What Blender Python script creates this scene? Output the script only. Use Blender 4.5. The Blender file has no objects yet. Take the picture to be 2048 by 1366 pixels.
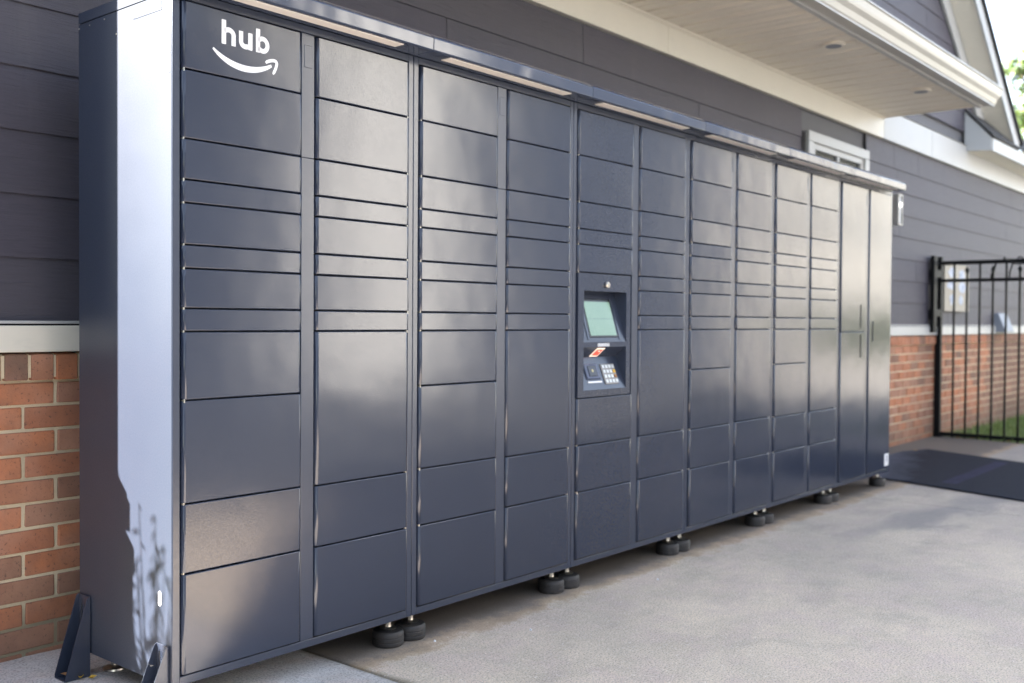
import bpy, bmesh, math, random
from mathutils import Vector, Matrix
random.seed(7)
S = bpy.context.scene
COL = S.collection
R = math.radians

# ------------------------------------------------------------------ camera
CAMP = Vector((-1.57824, -2.57735, 1.04796))
YAW, PITCH, ROLL = 0.872538, -0.0197949, 0.00649109
fw = Vector((math.sin(YAW) * math.cos(PITCH), math.cos(YAW) * math.cos(PITCH), math.sin(PITCH)))
r0 = Vector((math.cos(YAW), -math.sin(YAW), 0)); u0 = r0.cross(fw)
rt = math.cos(ROLL) * r0 + math.sin(ROLL) * u0
up = -math.sin(ROLL) * r0 + math.cos(ROLL) * u0
cd = bpy.data.cameras.new('camera'); cam = bpy.data.objects.new('camera', cd); COL.objects.link(cam)
cam.matrix_world = Matrix(((rt.x, up.x, -fw.x, CAMP.x), (rt.y, up.y, -fw.y, CAMP.y), (rt.z, up.z, -fw.z, CAMP.z), (0, 0, 0, 1)))
cd.sensor_width = 36; cd.lens = 2032.4 / 2048 * 36; cd.clip_end = 2000; cd.clip_start = .05
cd.dof.use_dof = True; cd.dof.focus_distance = 3.1; cd.dof.aperture_fstop = 2.6
S.camera = cam
# ------------------------------------------------------------------ world, sun
AZ, EL = R(47), R(35)                  # light travels towards (+cosAZ, -sinAZ)
w = bpy.data.worlds.new('World'); S.world = w; w.use_nodes = True
nt = w.node_tree; nt.nodes.clear()
sky = nt.nodes.new('ShaderNodeTexSky'); sky.sky_type = 'NISHITA'; sky.sun_disc = False
sky.sun_elevation = EL; sky.sun_rotation = math.atan2(-math.cos(AZ), math.sin(AZ)); sky.air_density = 1.0; sky.dust_density = .3; sky.ozone_density = 1.2
bg = nt.nodes.new('ShaderNodeBackground'); bg.inputs[1].default_value = 0.055
wo = nt.nodes.new('ShaderNodeOutputWorld')
hs = nt.nodes.new('ShaderNodeHueSaturation'); hs.inputs['Saturation'].default_value = .60
nt.links.new(sky.outputs[0], hs.inputs['Color']); nt.links.new(hs.outputs[0], bg.inputs[0]); nt.links.new(bg.outputs[0], wo.inputs[0])
sd = bpy.data.lights.new('sun', 'SUN'); sd.energy = 5.0; sd.angle = R(.53); sd.color = (1, .95, .88)
sun = bpy.data.objects.new('sun', sd); COL.objects.link(sun)
sdir = Vector((math.cos(AZ) * math.cos(EL), -math.sin(AZ) * math.cos(EL), -math.sin(EL)))
sun.rotation_euler = sdir.to_track_quat('-Z', 'Y').to_euler(); sun.location = (-6, 6, 8)
S.view_settings.view_transform = 'Standard'; S.view_settings.look = 'None'; S.view_settings.gamma = 1
S.view_settings.use_curve_mapping = False
S.view_settings.exposure = 3.87

# ------------------------------------------------------------------ materials
def mat(name):
    m = bpy.data.materials.new(name); m.use_nodes = True
    t = m.node_tree; b = t.nodes['Principled BSDF']
    return m, t, b
def N(t, typ, **k):
    n = t.nodes.new(typ)
    for a, v in k.items(): setattr(n, a, v)
    return n
def noise(t, vec, scale, detail=4, rough=.55, sc=(1, 1, 1), dist=0):
    mp = N(t, 'ShaderNodeMapping'); mp.inputs['Scale'].default_value = sc
    t.links.new(vec, mp.inputs[0])
    n = N(t, 'ShaderNodeTexNoise'); n.inputs['Scale'].default_value = scale
    n.inputs['Detail'].default_value = detail; n.inputs['Roughness'].default_value = rough; n.inputs['Distortion'].default_value = dist
    t.links.new(mp.outputs[0], n.inputs['Vector']); return n.outputs['Fac']
def ramp(t, fac, stops):
    r = N(t, 'ShaderNodeValToRGB'); e = r.color_ramp.elements
    while len(e) < len(stops): e.new(.5)
    for i, (p, c) in enumerate(stops):
        e[i].position = p; e[i].color = (c[0], c[1], c[2], 1) if isinstance(c, (tuple, list)) else (c, c, c, 1)
    t.links.new(fac, r.inputs[0]); return r.outputs[0]
def mix(t, fac, a, b, mode='MIX'):
    m = N(t, 'ShaderNodeMix', data_type='RGBA', blend_type=mode)
    for i, v in ((0, fac), (6, a), (7, b)):
        if isinstance(v, bpy.types.NodeSocket): t.links.new(v, m.inputs[i])
        elif i == 0: m.inputs[0].default_value = v
        else: m.inputs[i].default_value = (*v, 1)
    return m.outputs[2]
def math_(t, op, a, b=0., clamp=False):
    m = N(t, 'ShaderNodeMath', operation=op); m.use_clamp = clamp
    for i, v in ((0, a), (1, b)):
        if isinstance(v, bpy.types.NodeSocket): t.links.new(v, m.inputs[i])
        else: m.inputs[i].default_value = v
    return m.outputs[0]
def bump(t, b, h, dist, strength=1., prev=None):
    n = N(t, 'ShaderNodeBump'); n.inputs['Strength'].default_value = strength; n.inputs['Distance'].default_value = dist
    t.links.new(h, n.inputs['Height'])
    if prev is not None: t.links.new(prev, n.inputs['Normal'])
    t.links.new(n.outputs[0], b.inputs['Normal']); return n.outputs[0]
def objcoord(t, rnd=True):
    tc = N(t, 'ShaderNodeTexCoord')
    if not rnd: return tc.outputs['Object']
    oi = N(t, 'ShaderNodeObjectInfo'); v = N(t, 'ShaderNodeVectorMath', operation='ADD')
    s = N(t, 'ShaderNodeVectorMath', operation='SCALE'); s.inputs['Scale'].default_value = 37.
    c = N(t, 'ShaderNodeCombineXYZ')
    for i in range(3): t.links.new(oi.outputs['Random'], c.inputs[i])
    t.links.new(c.outputs[0], s.inputs[0]); t.links.new(tc.outputs['Object'], v.inputs[0]); t.links.new(s.outputs[0], v.inputs[1])
    return v.outputs[0]
def wcoord(t): return N(t, 'ShaderNodeNewGeometry').outputs['Position']
def simple(name, col, rough=.5, metal=0, nscale=None, namp=.15, bscale=None, bdist=.001, emit=None, es=1, spec=None):
    m, t, b = mat(name)
    b.inputs['Roughness'].default_value = rough; b.inputs['Metallic'].default_value = metal
    b.inputs['Base Color'].default_value = (*col, 1)
    if spec is not None: b.inputs['Specular IOR Level'].default_value = spec
    if nscale:
        f = noise(t, wcoord(t), nscale, 5)
        c = mix(t, f, tuple(x * (1 - namp) for x in col), tuple(min(1, x * (1 + namp)) for x in col))
        t.links.new(c, b.inputs['Base Color'])
    if bscale: bump(t, b, noise(t, wcoord(t), bscale, 3), bdist)
    if emit: b.inputs['Emission Color'].default_value = (*emit, 1); b.inputs['Emission Strength'].default_value = es
    return m

def paint(name, col, rough=.15, peel=.000038, warp=.0005):
    m, t, b = mat(name); p = wcoord(t)
    oc = objcoord(t)
    f = noise(t, p, 3.0, 5, .6)
    b_col = mix(t, f, tuple(x * .93 for x in col), tuple(x * 1.07 for x in col))
    sp = noise(t, p, 900, 1, .5)                      # powder-coat fleck
    b_col = mix(t, ramp(t, sp, [(.62, 0), (.72, .18)]), b_col, tuple(x * 1.5 for x in col))
    t.links.new(b_col, b.inputs['Base Color'])
    smd = noise(t, p, 2.2, 3, .5)          # faint film
    t.links.new(ramp(t, smd, [(.2, rough - .015), (.8, rough + .03)]), b.inputs['Roughness'])
    n1 = bump(t, b, noise(t, p, 190, 3, .7), peel * 4)
    n2 = bump(t, b, noise(t, oc, 3.2, 2, .5), warp * 6, 1., n1)
    gr = noise(t, p, 240, 2, .6); t.links.new(ramp(t, gr, [(.34, .46), (.66, .66)]), b.inputs['Specular IOR Level'])
    return m
PAINT = paint('locker_paint', (.019, .025, .043))
FRAME = paint('frame_paint', (.026, .033, .053), .22, .000012, .0003)
SIDEP = paint('side_panel_paint', (.026, .033, .052), .34, .00001, .0005)
AWN = paint('awning_paint', (.034, .044, .072), .15, .00001, .0016)
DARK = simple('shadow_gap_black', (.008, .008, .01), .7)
BLACK = simple('black_coating', (.004, .004, .0045), .55, spec=.15, bscale=200, bdist=.0002)
RUBBER = simple('rubber_black', (.022, .019, .018), .62, nscale=40, namp=.3, bscale=60, bdist=.0015)
STEEL = simple('zinc_steel', (.62, .58, .52), .32, 1., nscale=120, namp=.2)
PIN = simple('hinge_zinc', (.40, .38, .34), .35, 1.)
LENS = simple('light_diffuser', (.62, .58, .54), .4)
WHITE = simple('white_vinyl_print', (.66, .66, .68), .45)
GREY = simple('grey_plastic', (.20, .215, .25), .5)
SILVER = simple('silver_key', (.5, .5, .48), .35, .7)
RED = simple('scanner_red', (.6, .03, .02), .3, emit=(1, .12, .06), es=.06)
REDW = simple('scanner_white', (.9, .7, .6), .3, emit=(1, .75, .6), es=.07)
YEL = simple('yellow_leaf', (.55, .33, .04), .8, nscale=60, namp=.5)
BROWNLEAF = simple('brown_leaf', (.28, .13, .05), .8, nscale=60, namp=.5)

def m_screen():
    m, t, b = mat('screen_glow'); p = wcoord(t)
    s = N(t, 'ShaderNodeSeparateXYZ'); t.links.new(p, s.inputs[0])
    z = s.outputs[2]
    band = math_(t, 'LESS_THAN', math_(t, 'ABSOLUTE', math_(t, 'SUBTRACT', z, 1.062)), .0022)
    dash = math_(t, 'GREATER_THAN', noise(t, p, 160, 1, .5, (1, 0, .2)), .47)
    k = math_(t, 'MULTIPLY', band, dash)
    g = noise(t, p, 12, 2)
    c = mix(t, g, (.27, .47, .33), (.37, .58, .42))
    c = mix(t, math_(t, 'MULTIPLY', k, .85), c, (.14, .26, .20))
    b.inputs['Base Color'].default_value = (.02, .03, .03, 1); b.inputs['Roughness'].default_value = .18
    t.links.new(c, b.inputs['Emission Color']); b.inputs['Emission Strength'].default_value = .05
    return m
SCREEN = m_screen()

def m_siding():
    m, t, b = mat('fibre_cement_siding'); p = objcoord(t); wp = wcoord(t)
    base = (.062, .054, .072)
    g = noise(t, p, 7, 8, .65, (.55, 4, 9), 1.4)
    g2 = noise(t, p, 26, 5, .6, (.35, 4, 7), .6)
    blot = noise(t, wp, 1.3, 5, .6, (1, 1, 1.4))
    oi = N(t, 'ShaderNodeObjectInfo')
    c = mix(t, blot, tuple(x * .80 for x in base), tuple(x * 1.14 for x in base))
    c = mix(t, ramp(t, g2, [(.35, 0), (.72, .55)]), c, (.038, .034, .046))
    c = mix(t, math_(t, 'MULTIPLY', oi.outputs['Random'], .30), c, (.070, .066, .074))
    # vertical rain streaks, dusty film
    st = noise(t, wp, 9, 4, .7, (1, 1, .10))
    c = mix(t, ramp(t, st, [(.55, 0), (.8, .22)]), c, (.115, .108, .105))
    t.links.new(c, b.inputs['Base Color']); b.inputs['Roughness'].default_value = .62
    n1 = bump(t, b, g, .0035)
    bump(t, b, g2, .003, 1., n1)
    return m
SIDING = m_siding()

def m_white(name, col=(.42, .415, .405), rough=.45):
    m, t, b = mat(name); wp = wcoord(t)
    f = noise(t, wp, 2.5, 6, .65); f2 = noise(t, wp, 30, 4, .6, (.3, 1, 1))
    c = mix(t, f, tuple(x * .90 for x in col), tuple(min(1, x * 1.05) for x in col))
    c = mix(t, ramp(t, f2, [(.6, 0), (.85, .25)]), c, (.42, .40, .36))
    t.links.new(c, b.inputs['Base Color']); b.inputs['Roughness'].default_value = rough
    bump(t, b, f2, .0008)
    return m
TRIM = m_white('white_trim'); TRIM_WARM = m_white('white_trim_warm_lit', (.70, .65, .55)); VINYL = m_white('vinyl_soffit', (.76, .70, .60), .4)  # second trim is the left copy of the white, warm light put into its colour
GUT = m_white('white_gutter', (.42, .40, .36), .3)

def m_brick():
    m, t, b = mat('red_brick'); p = objcoord(t); oi = N(t, 'ShaderNodeObjectInfo')
    f = noise(t, p, 14, 7, .65); f2 = noise(t, p, 90, 4, .7); f3 = noise(t, p, 5, 3, .5)
    c1 = ramp(t, oi.outputs['Random'], [(0, (.42, .15, .065)), (.22, (.52, .20, .095)), (.42, (.33, .125, .065)), (.50, (.17, .10, .07)), (.66, (.46, .22, .13)), (.8, (.26, .15, .10)), (1, (.55, .19, .08))])
    c = mix(t, ramp(t, f, [(.35, 0), (.7, .7)]), c1, (.25, .115, .07))
    c = mix(t, ramp(t, f3, [(.45, 0), (.72, .6)]), c, (.46, .24, .16))
    c = mix(t, ramp(t, f2, [(.58, 0), (.68, .75)]), c, (.06, .035, .028))
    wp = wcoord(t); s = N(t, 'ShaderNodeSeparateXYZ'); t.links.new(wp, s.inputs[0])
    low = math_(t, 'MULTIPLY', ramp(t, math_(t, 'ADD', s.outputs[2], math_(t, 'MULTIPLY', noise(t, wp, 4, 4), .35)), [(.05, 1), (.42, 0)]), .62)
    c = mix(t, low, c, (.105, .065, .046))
    t.links.new(c, b.inputs['Base Color']); b.inputs['Roughness'].default_value = .85
    n1 = bump(t, b, f, .004); bump(t, b, f2, .0012, 1., n1)
    return m
BRICK = m_brick()
def m_mortar():
    m, t, b = mat('sand_mortar'); p = wcoord(t)
    f = noise(t, p, 60, 6, .7); f3 = noise(t, p, 3, 4)
    c = mix(t, f, (.52, .43, .28), (.76, .64, .45)); c = mix(t, ramp(t, f3, [(.45, 0), (.75, .5)]), c, (.20, .17, .12))
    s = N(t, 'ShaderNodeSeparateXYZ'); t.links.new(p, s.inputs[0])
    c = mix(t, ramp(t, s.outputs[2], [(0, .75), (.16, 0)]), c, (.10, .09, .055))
    t.links.new(c, b.inputs['Base Color']); b.inputs['Roughness'].default_value = .95; bump(t, b, f, .004)
    return m
MORTAR = m_mortar()

def m_concrete():
    m, t, b = mat('concrete'); p = wcoord(t)
    s = N(t, 'ShaderNodeSeparateXYZ'); t.links.new(p, s.inputs[0])
    big = noise(t, p, .9, 5, .6); med = noise(t, p, 7, 6, .65); fine = noise(t, p, 150, 3, .7); agg = noise(t, p, 125, 3, .65); wide = noise(t, p, 2.2, 4, .6, (1, 2, 1))
    right = math_(t, 'GREATER_THAN', s.outputs[0], .652)
    warm = mix(t, med, (.66, .53, .385), (.84, .68, .505))
    cool = mix(t, med, (.54, .51, .48), (.64, .61, .58))
    c = mix(t, right, cool, warm)
    c = mix(t, ramp(t, big, [(.38, 0), (.66, .45)]), c, (.44, .37, .29))
    c = mix(t, ramp(t, wide, [(.50, 0), (.68, .42)]), c, (.36, .30, .235))
    pk = noise(t, p, 4.5, 5, .7); c = mix(t, ramp(t, pk, [(.46, 0), (.62, .5)]), c, (.62, .47, .40))
    gr = noise(t, p, 3.1, 6, .7, (1.3, 1, 1)); c = mix(t, ramp(t, gr, [(.52, 0), (.68, .42)]), c, (.42, .36, .275))
    jn = math_(t, 'ABSOLUTE', math_(t, 'ADD', math_(t, 'SUBTRACT', s.outputs[0], .652), math_(t, 'MULTIPLY', math_(t, 'SUBTRACT', pk, .5), .09)))
    c = mix(t, ramp(t, jn, [(.004, .75), (.035, 0)]), c, (.20, .17, .11))
    c = mix(t, ramp(t, fine, [(.36, .75), (.52, 0)]), c, (.22, .20, .18))
    c = mix(t, math_(t, 'MULTIPLY', ramp(t, agg, [(.60, 0), (.70, .8)]), right), c, (.86, .78, .66))
    c = mix(t, ramp(t, agg, [(.27, .8), (.37, 0)]), c, (.14, .115, .09))
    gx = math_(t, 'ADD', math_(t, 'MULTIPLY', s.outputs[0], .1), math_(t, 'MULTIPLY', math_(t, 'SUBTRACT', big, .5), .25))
    c = mix(t, ramp(t, gx, [(.15, 0), (.75, .62)]), c, (.17, .165, .17))   # darker and greyer towards the gate
    # brown dirt that collects along the foot of the lockers
    yy = math_(t, 'ADD', s.outputs[1], math_(t, 'MULTIPLY', math_(t, 'SUBTRACT', med, .5), .22))
    yy = math_(t, 'ADD', yy, math_(t, 'MULTIPLY', math_(t, 'SUBTRACT', noise(t, p, 26, 5, .7), .5), .10))
    dirt = math_(t, 'MULTIPLY', ramp(t, math_(t, 'ADD', yy, .5), [(.40, 0), (.445, .55), (.50, .75), (.60, .9)]), right)
    dcol = mix(t, ramp(t, math_(t, 'ADD', yy, .5), [(.44, 0), (.52, 1)]), (.34, .22, .11), (.13, .105, .085))
    c = mix(t, dirt, c, dcol)
    # old wet streak on the slab towards the mat
    dx = math_(t, 'SUBTRACT', s.outputs[0], 4.9); dy = math_(t, 'ADD', math_(t, 'ADD', s.outputs[1], .62), math_(t, 'MULTIPLY', dx, .10))
    dy = math_(t, 'ADD', dy, math_(t, 'MULTIPLY', math_(t, 'SUBTRACT', wide, .5), .5))
    q = math_(t, 'ADD', math_(t, 'POWER', math_(t, 'DIVIDE', dx, 1.5), 2), math_(t, 'POWER', math_(t, 'DIVIDE', dy, .22), 2))
    c = mix(t, ramp(t, q, [(.1, .55), (.75, 0)]), c, (.20, .19, .185))
    t.links.new(c, b.inputs['Base Color'])
    b.inputs['Roughness'].default_value = .9; b.inputs['Specular IOR Level'].default_value = .2
    n1 = bump(t, b, fine, .0014); bump(t, b, big, .01, .5, n1)
    return m
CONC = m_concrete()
OLDC = simple('weathered_paving', (.27, .25, .225), .9, nscale=3, namp=.2, spec=.2)
def m_ground(name, a, b_, sc=8, rough=.95, bd=.02):
    m, t, b = mat(name); p = wcoord(t)
    f = noise(t, p, sc, 8, .7); f2 = noise(t, p, .25, 5, .6)
    c = mix(t, f, a, b_); c = mix(t, ramp(t, f2, [(.4, 0), (.7, .5)]), c, tuple(x * .7 for x in b_))
    t.links.new(c, b.inputs['Base Color']); b.inputs['Roughness'].default_value = rough; bump(t, b, f, bd)
    return m
LAWN = m_ground('lawn_soil', (.05, .09, .02), (.10, .15, .035), 30)
ASPH = m_ground('asphalt', (.045, .045, .047), (.075, .073, .07), 60, .9, .006)
def m_mat():
    m, t, b = mat('rubber_mat'); p = wcoord(t)
    s = N(t, 'ShaderNodeSeparateXYZ'); t.links.new(p, s.inputs[0])
    f = noise(t, p, 5, 6, .65); f2 = noise(t, p, 120, 3, .6)
    c = mix(t, f, (.009, .010, .017), (.016, .018, .028))
    # dusty worn corner nearest the wall
    d = math_(t, 'ADD', math_(t, 'SUBTRACT', s.outputs[1], math_(t, 'MULTIPLY', math_(t, 'SUBTRACT', s.outputs[0], 6.3), .28)), math_(t, 'MULTIPLY', math_(t, 'SUBTRACT', f, .5), .5))
    c = mix(t, ramp(t, d, [(.02, 0), (.40, .75)]), c, (.13, .14, .18))
    # faint violet stripe
    e = math_(t, 'ABSOLUTE', math_(t, 'ADD', math_(t, 'ADD', s.outputs[1], .31), math_(t, 'MULTIPLY', math_(t, 'SUBTRACT', s.outputs[0], 6.6), -.01)))
    k = math_(t, 'MULTIPLY', math_(t, 'LESS_THAN', e, .055), math_(t, 'LESS_THAN', math_(t, 'ABSOLUTE', math_(t, 'SUBTRACT', s.outputs[0], 6.7)), .72))
    c = mix(t, math_(t, 'MULTIPLY', k, ramp(t, f, [(.3, .35), (.6, .85)])), c, (.030, .026, .060))
    t.links.new(c, b.inputs['Base Color']); b.inputs['Roughness'].default_value = .85; b.inputs['Specular IOR Level'].default_value = .15; bump(t, b, f2, .002)
    return m
MATM = m_mat()
def leafmat(name, a, b_):
    m, t, b = mat(name)
    oi = N(t, 'ShaderNodeNewGeometry')
    c = mix(t, oi.outputs['Random Per Island'], a, b_)
    t.links.new(c, b.inputs['Base Color']); b.inputs['Roughness'].default_value = .6
    b.inputs['Subsurface Weight'].default_value = 0
    return m
GRASSM = leafmat('grass_blades', (.09, .15, .03), (.22, .27, .08))
LEAF1 = leafmat('pine_needles', (.035, .07, .015), (.12, .16, .03))
LEAF2 = leafmat('oak_leaves', (.03, .06, .015), (.10, .12, .03))
LEAFS = leafmat('shrub_leaves', (.03, .07, .02), (.10, .14, .04))
BARK = simple('bark', (.12, .085, .06), .9, nscale=20, namp=.5, bscale=25, bdist=.02)
SHING = m_ground('roof_shingle', (.022, .021, .022), (.05, .048, .048), 40, .9, .01)
GLASS = simple('window_glass', (.02, .022, .025), .06)
BLIND = simple('window_blind', (.42, .34, .27), .7)
SIGNM = simple('tan_sign_board', (.30, .265, .215), .55, nscale=6, namp=.12)
INK = None
def m_ink():
    m, t, b = mat('pale_blue_print'); p = wcoord(t)
    f = noise(t, p, 24, 2, .7)
    t.links.new(ramp(t, f, [(.40, (.20, .24, .36)), (.52, (.30, .35, .48)), (.62, (.52, .55, .62))]), b.inputs['Base Color']); b.inputs['Roughness'].default_value = .5
    return m
INK = m_ink()
FARW = simple('white_render_wall', (.84, .81, .76), .8, nscale=2, namp=.12)
FARW3 = simple('tan_render_wall', (.33, .31, .28), .8, nscale=2, namp=.12)
FARW2 = simple('slate_blue_cladding', (.042, .050, .070), .75, nscale=2, namp=.12)

# ------------------------------------------------------------------ mesh helpers
def mesh(name, v, f, m, smooth=False):
    me = bpy.data.meshes.new(name); me.from_pydata([tuple(x) for x in v], [], f); me.materials.append(m)
    if smooth: me.polygons.foreach_set('use_smooth', [True] * len(f))
    me.update(); return me
def link(name, me, parent=None, loc=(0, 0, 0), rot=(0, 0, 0)):
    o = bpy.data.objects.new(name, me); COL.objects.link(o); o.location = loc; o.rotation_euler = rot
    if parent is not None: o.parent = parent
    return o
def tag(o, label=None, cat=None, group=None, kind=None):
    if label: o['label'] = label
    if cat: o['category'] = cat
    if group: o['group'] = group
    if kind: o['kind'] = kind
    return o
def empty(name, loc, label, cat, group=None):
    o = bpy.data.objects.new(name, None); COL.objects.link(o); o.location = loc; o.empty_display_size = .1
    return tag(o, label, cat, group)
class MB:
    def __init__(s): s.v = []; s.f = []
    def box(s, x0, x1, y0, y1, z0, z1):
        n = len(s.v)
        s.v += [(x0, y0, z0), (x1, y0, z0), (x1, y1, z0), (x0, y1, z0), (x0, y0, z1), (x1, y0, z1), (x1, y1, z1), (x0, y1, z1)]
        s.f += [[n + i for i in q] for q in ((0, 3, 2, 1), (4, 5, 6, 7), (0, 1, 5, 4), (1, 2, 6, 5), (2, 3, 7, 6), (3, 0, 4, 7))]
        return s
    def quad(s, a, b, c, d):
        n = len(s.v); s.v += [a, b, c, d]; s.f.append([n, n + 1, n + 2, n + 3]); return s
    def poly(s, pts):
        n = len(s.v); s.v += pts; s.f.append(list(range(n, n + len(pts)))); return s
    def prism(s, pts, axis, a, b):
        """pts 2D outline (in the two other axes, ordered xyz), extruded a..b on axis"""
        n = len(s.v); k = len(pts)
        def P(p, h):
            return (h, p[0], p[1]) if axis == 0 else (p[0], h, p[1]) if axis == 1 else (p[0], p[1], h)
        s.v += [P(p, a) for p in pts] + [P(p, b) for p in pts]
        s.f.append(list(range(n, n + k))[::-1]); s.f.append(list(range(n + k, n + 2 * k)))
        for i in range(k): j = (i + 1) % k; s.f.append([n + i, n + j, n + k + j, n + k + i])
        return s
    def cyl(s, c, r, h, seg=24, axis=2, r2=None):
        n = len(s.v); r2 = r if r2 is None else r2
        for rr, hh in ((r, 0), (r2, h)):
            for i in range(seg):
                a = 2 * math.pi * i / seg; u, v = rr * math.cos(a), rr * math.sin(a)
                d = (u, v, hh) if axis == 2 else (hh, u, v) if axis == 0 else (v, hh, u)
                s.v.append((c[0] + d[0], c[1] + d[1], c[2] + d[2]))
        s.f.append([n + i for i in range(seg)][::-1]); s.f.append([n + seg + i for i in range(seg)])
        for i in range(seg): j = (i + 1) % seg; s.f.append([n + i, n + j, n + seg + j, n + seg + i])
        return s
    def tube(s, pts, r, seg=6):
        pts = [Vector(p) for p in pts]; rings = []
        for i, p in enumerate(pts):
            d = (pts[min(i + 1, len(pts) - 1)] - pts[max(i - 1, 0)]).normalized()
            a = d.cross(Vector((0, 0, 1)));
            if a.length < .05: a = d.cross(Vector((0, 1, 0)))
            a.normalize(); b = d.cross(a); rr = r[i] if isinstance(r, (list, tuple)) else r
            rings.append([p + a * rr * math.cos(2 * math.pi * k / seg) + b * rr * math.sin(2 * math.pi * k / seg) for k in range(seg)])
        n = len(s.v)
        for q in rings: s.v += [tuple(x) for x in q]
        for i in range(len(rings) - 1):
            for k in range(seg):
                l = (k + 1) % seg; s.f.append([n + i * seg + k, n + i * seg + l, n + (i + 1) * seg + l, n + (i + 1) * seg + k])
        s.f.append([n + k for k in range(seg)][::-1]); e = n + (len(rings) - 1) * seg; s.f.append([e + k for k in range(seg)])
        return s
    def me(s, name, m, smooth=False, bevel=0, seg=1, flip=False):
        me = mesh(name, s.v, s.f, m)
        bm = bmesh.new(); bm.from_mesh(me)
        bmesh.ops.recalc_face_normals(bm, faces=bm.faces)
        if bevel:
            es = [e for e in bm.edges if len(e.link_faces) == 2 and e.calc_face_angle(0) > .6]
            bmesh.ops.bevel(bm, geom=es, offset=bevel, segments=seg, affect='EDGES', profile=.5)
        if smooth:
            for f in bm.faces: f.smooth = not (bevel and seg > 1 and max(abs(f.normal.x), abs(f.normal.y), abs(f.normal.z)) > .9995)
            for e in bm.edges:
                if len(e.link_faces) == 2 and e.calc_face_angle(0) > R(35) and not (bevel and seg > 1): e.smooth = False
        bm.to_mesh(me); bm.free(); return me
    def obj(s, name, m, parent=None, **k):
        loc = k.pop('loc', (0, 0, 0)); return link(name, s.me(name, m, **k), parent, loc)

# ------------------------------------------------------------------ ground
b = MB().box(-120, 160, -160, 90, -.40, -.135); tag(b.obj('ground', LAWN), kind='structure')
g = MB()   # left slab slightly higher, sloping to the control joint
g.prism([(-6., -.35), (.645, -.35), (.645, -.0975), (0., -.072), (-6., -.06)], 1, -4.2, .808)
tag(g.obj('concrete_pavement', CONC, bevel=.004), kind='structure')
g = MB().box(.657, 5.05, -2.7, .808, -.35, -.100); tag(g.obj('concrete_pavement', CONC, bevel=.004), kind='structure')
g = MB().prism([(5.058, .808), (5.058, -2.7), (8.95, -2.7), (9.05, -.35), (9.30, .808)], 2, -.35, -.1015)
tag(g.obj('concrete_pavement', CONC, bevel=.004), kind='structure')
g = MB().prism([(-60, -26), (60, -26), (60, -12.02), (26.63, -12.02), (11.1, -4.0), (9.0, -2.705), (.66, -2.705), (.66, -4.20), (-60, -4.20)], 2, -.30, -.120); tag(g.obj('parking_lot', ASPH), kind='structure')
g = MB().prism([(9.6, -1.6), (9.6, -3.06), (11.1, -3.98), (26.6, -12.0), (60, -12.0), (60, -1.6)], 2, -.30, -.116); tag(g.obj('forecourt', OLDC), kind='structure')
g = MB().box(-20, .6, -4.40, -4.25, -.30, -.03); tag(g.obj('kerb', CONC, bevel=.01), kind='structure')
# grass beyond the gate
gv, gf = [], []
for i in range(18000):
    x = 9.1 + 9 * random.random() ** 1.4; y = .78 - 2.38 * random.random()
    if x < 9.27 and random.random() < .75: continue
    h = random.uniform(.03, .09) * (1.2 if random.random() < .2 else 1); a = random.random() * 6.28; wd = .004 + .003 * random.random()
    lx, ly = random.uniform(-.03, .03), random.uniform(-.03, .03); n = len(gv)
    gv += [(x - wd * math.cos(a), y - wd * math.sin(a), -.137), (x + wd * math.cos(a), y + wd * math.sin(a), -.137), (x + lx, y + ly, -.137 + h)]
    gf.append([n, n + 1, n + 2])
tag(link('grass', mesh('grass', gv, gf, GRASSM)), 'green grass growing beyond the black metal gate', 'grass', kind='stuff')

# ------------------------------------------------------------------ HOUSE
house = empty('house', (5, .8, -.1), 'house with grey-purple lap siding over a red brick base and white porch soffit', 'house')
def hp(name, mb, m, **k):
    o = mb.obj(name, m, None, **k); o.parent = house; o.location = (-5, -.8, .1); return o
def hpm(name, me, x, y, z, rot=(0, 0, 0)):
    return link(name, me, house, (x - 5, y - .8, z + .1), rot)
XE = -.442
def zr(x): return 4.38 - .78 * (x - 9.45)          # rake underside line
core = MB().prism([(XE + .01, -.3), (18, -.3), (18, 2.85), (11.4, 2.86), (7.6, 5.85), (4.1, 3.1), (XE + .01, 3.1)], 1, .83, 9.)
hp('wall_core', core, simple('sheathing', (.12, .12, .13), .8))
# brick base
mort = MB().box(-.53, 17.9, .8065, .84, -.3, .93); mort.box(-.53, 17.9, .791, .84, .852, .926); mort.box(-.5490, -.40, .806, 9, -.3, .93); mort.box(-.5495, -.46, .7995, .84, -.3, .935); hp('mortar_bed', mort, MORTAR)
bl, bh, bd = .216, .0814, .012
variants = []
for k in range(5):
    rr = random.Random(k); m_ = MB().box(-.102, .102, 0, .05, -.0352, .0352)
    me = m_.me('brick', BRICK, bevel=.003)
    for v in me.vertices: v.co += Vector((rr.uniform(-1, 1), rr.uniform(-1, 1), rr.uniform(-1, 1))) * .0011
    variants.append(me)
half = MB().box(-.048, .048, 0, .05, -.0352, .0352).me('brick', BRICK, bevel=.003)
row = MB().prism([(0, -.045), (.10, -.045), (.10, .058), (0, .040)], 0, -.0365, .0365).me('brick', BRICK, bevel=.003)
bricks = []
for r_ in range(13):
    zc = .84 - bh * (r_ + .5)
    j0 = .055 if r_ % 2 == 0 else -.053
    k0 = int(math.floor((XE - .08 - j0) / bl)); x = j0 + k0 * bl
    while x < 17:
        a, c_ = x, x + bl
        if c_ > -.45:
            if a < -.545: bricks.append((half, c_ - .058 if c_ > -.45 else 0, zc, 'r'))
            else: bricks.append((random.choice(variants), (a + c_) / 2, zc, 'r'))
        x += bl
x = -.51
while x < 17: bricks.append((row, x, .888, 'k')); x += .0855
def hidden(x): return .42 < x < 7.6
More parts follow.
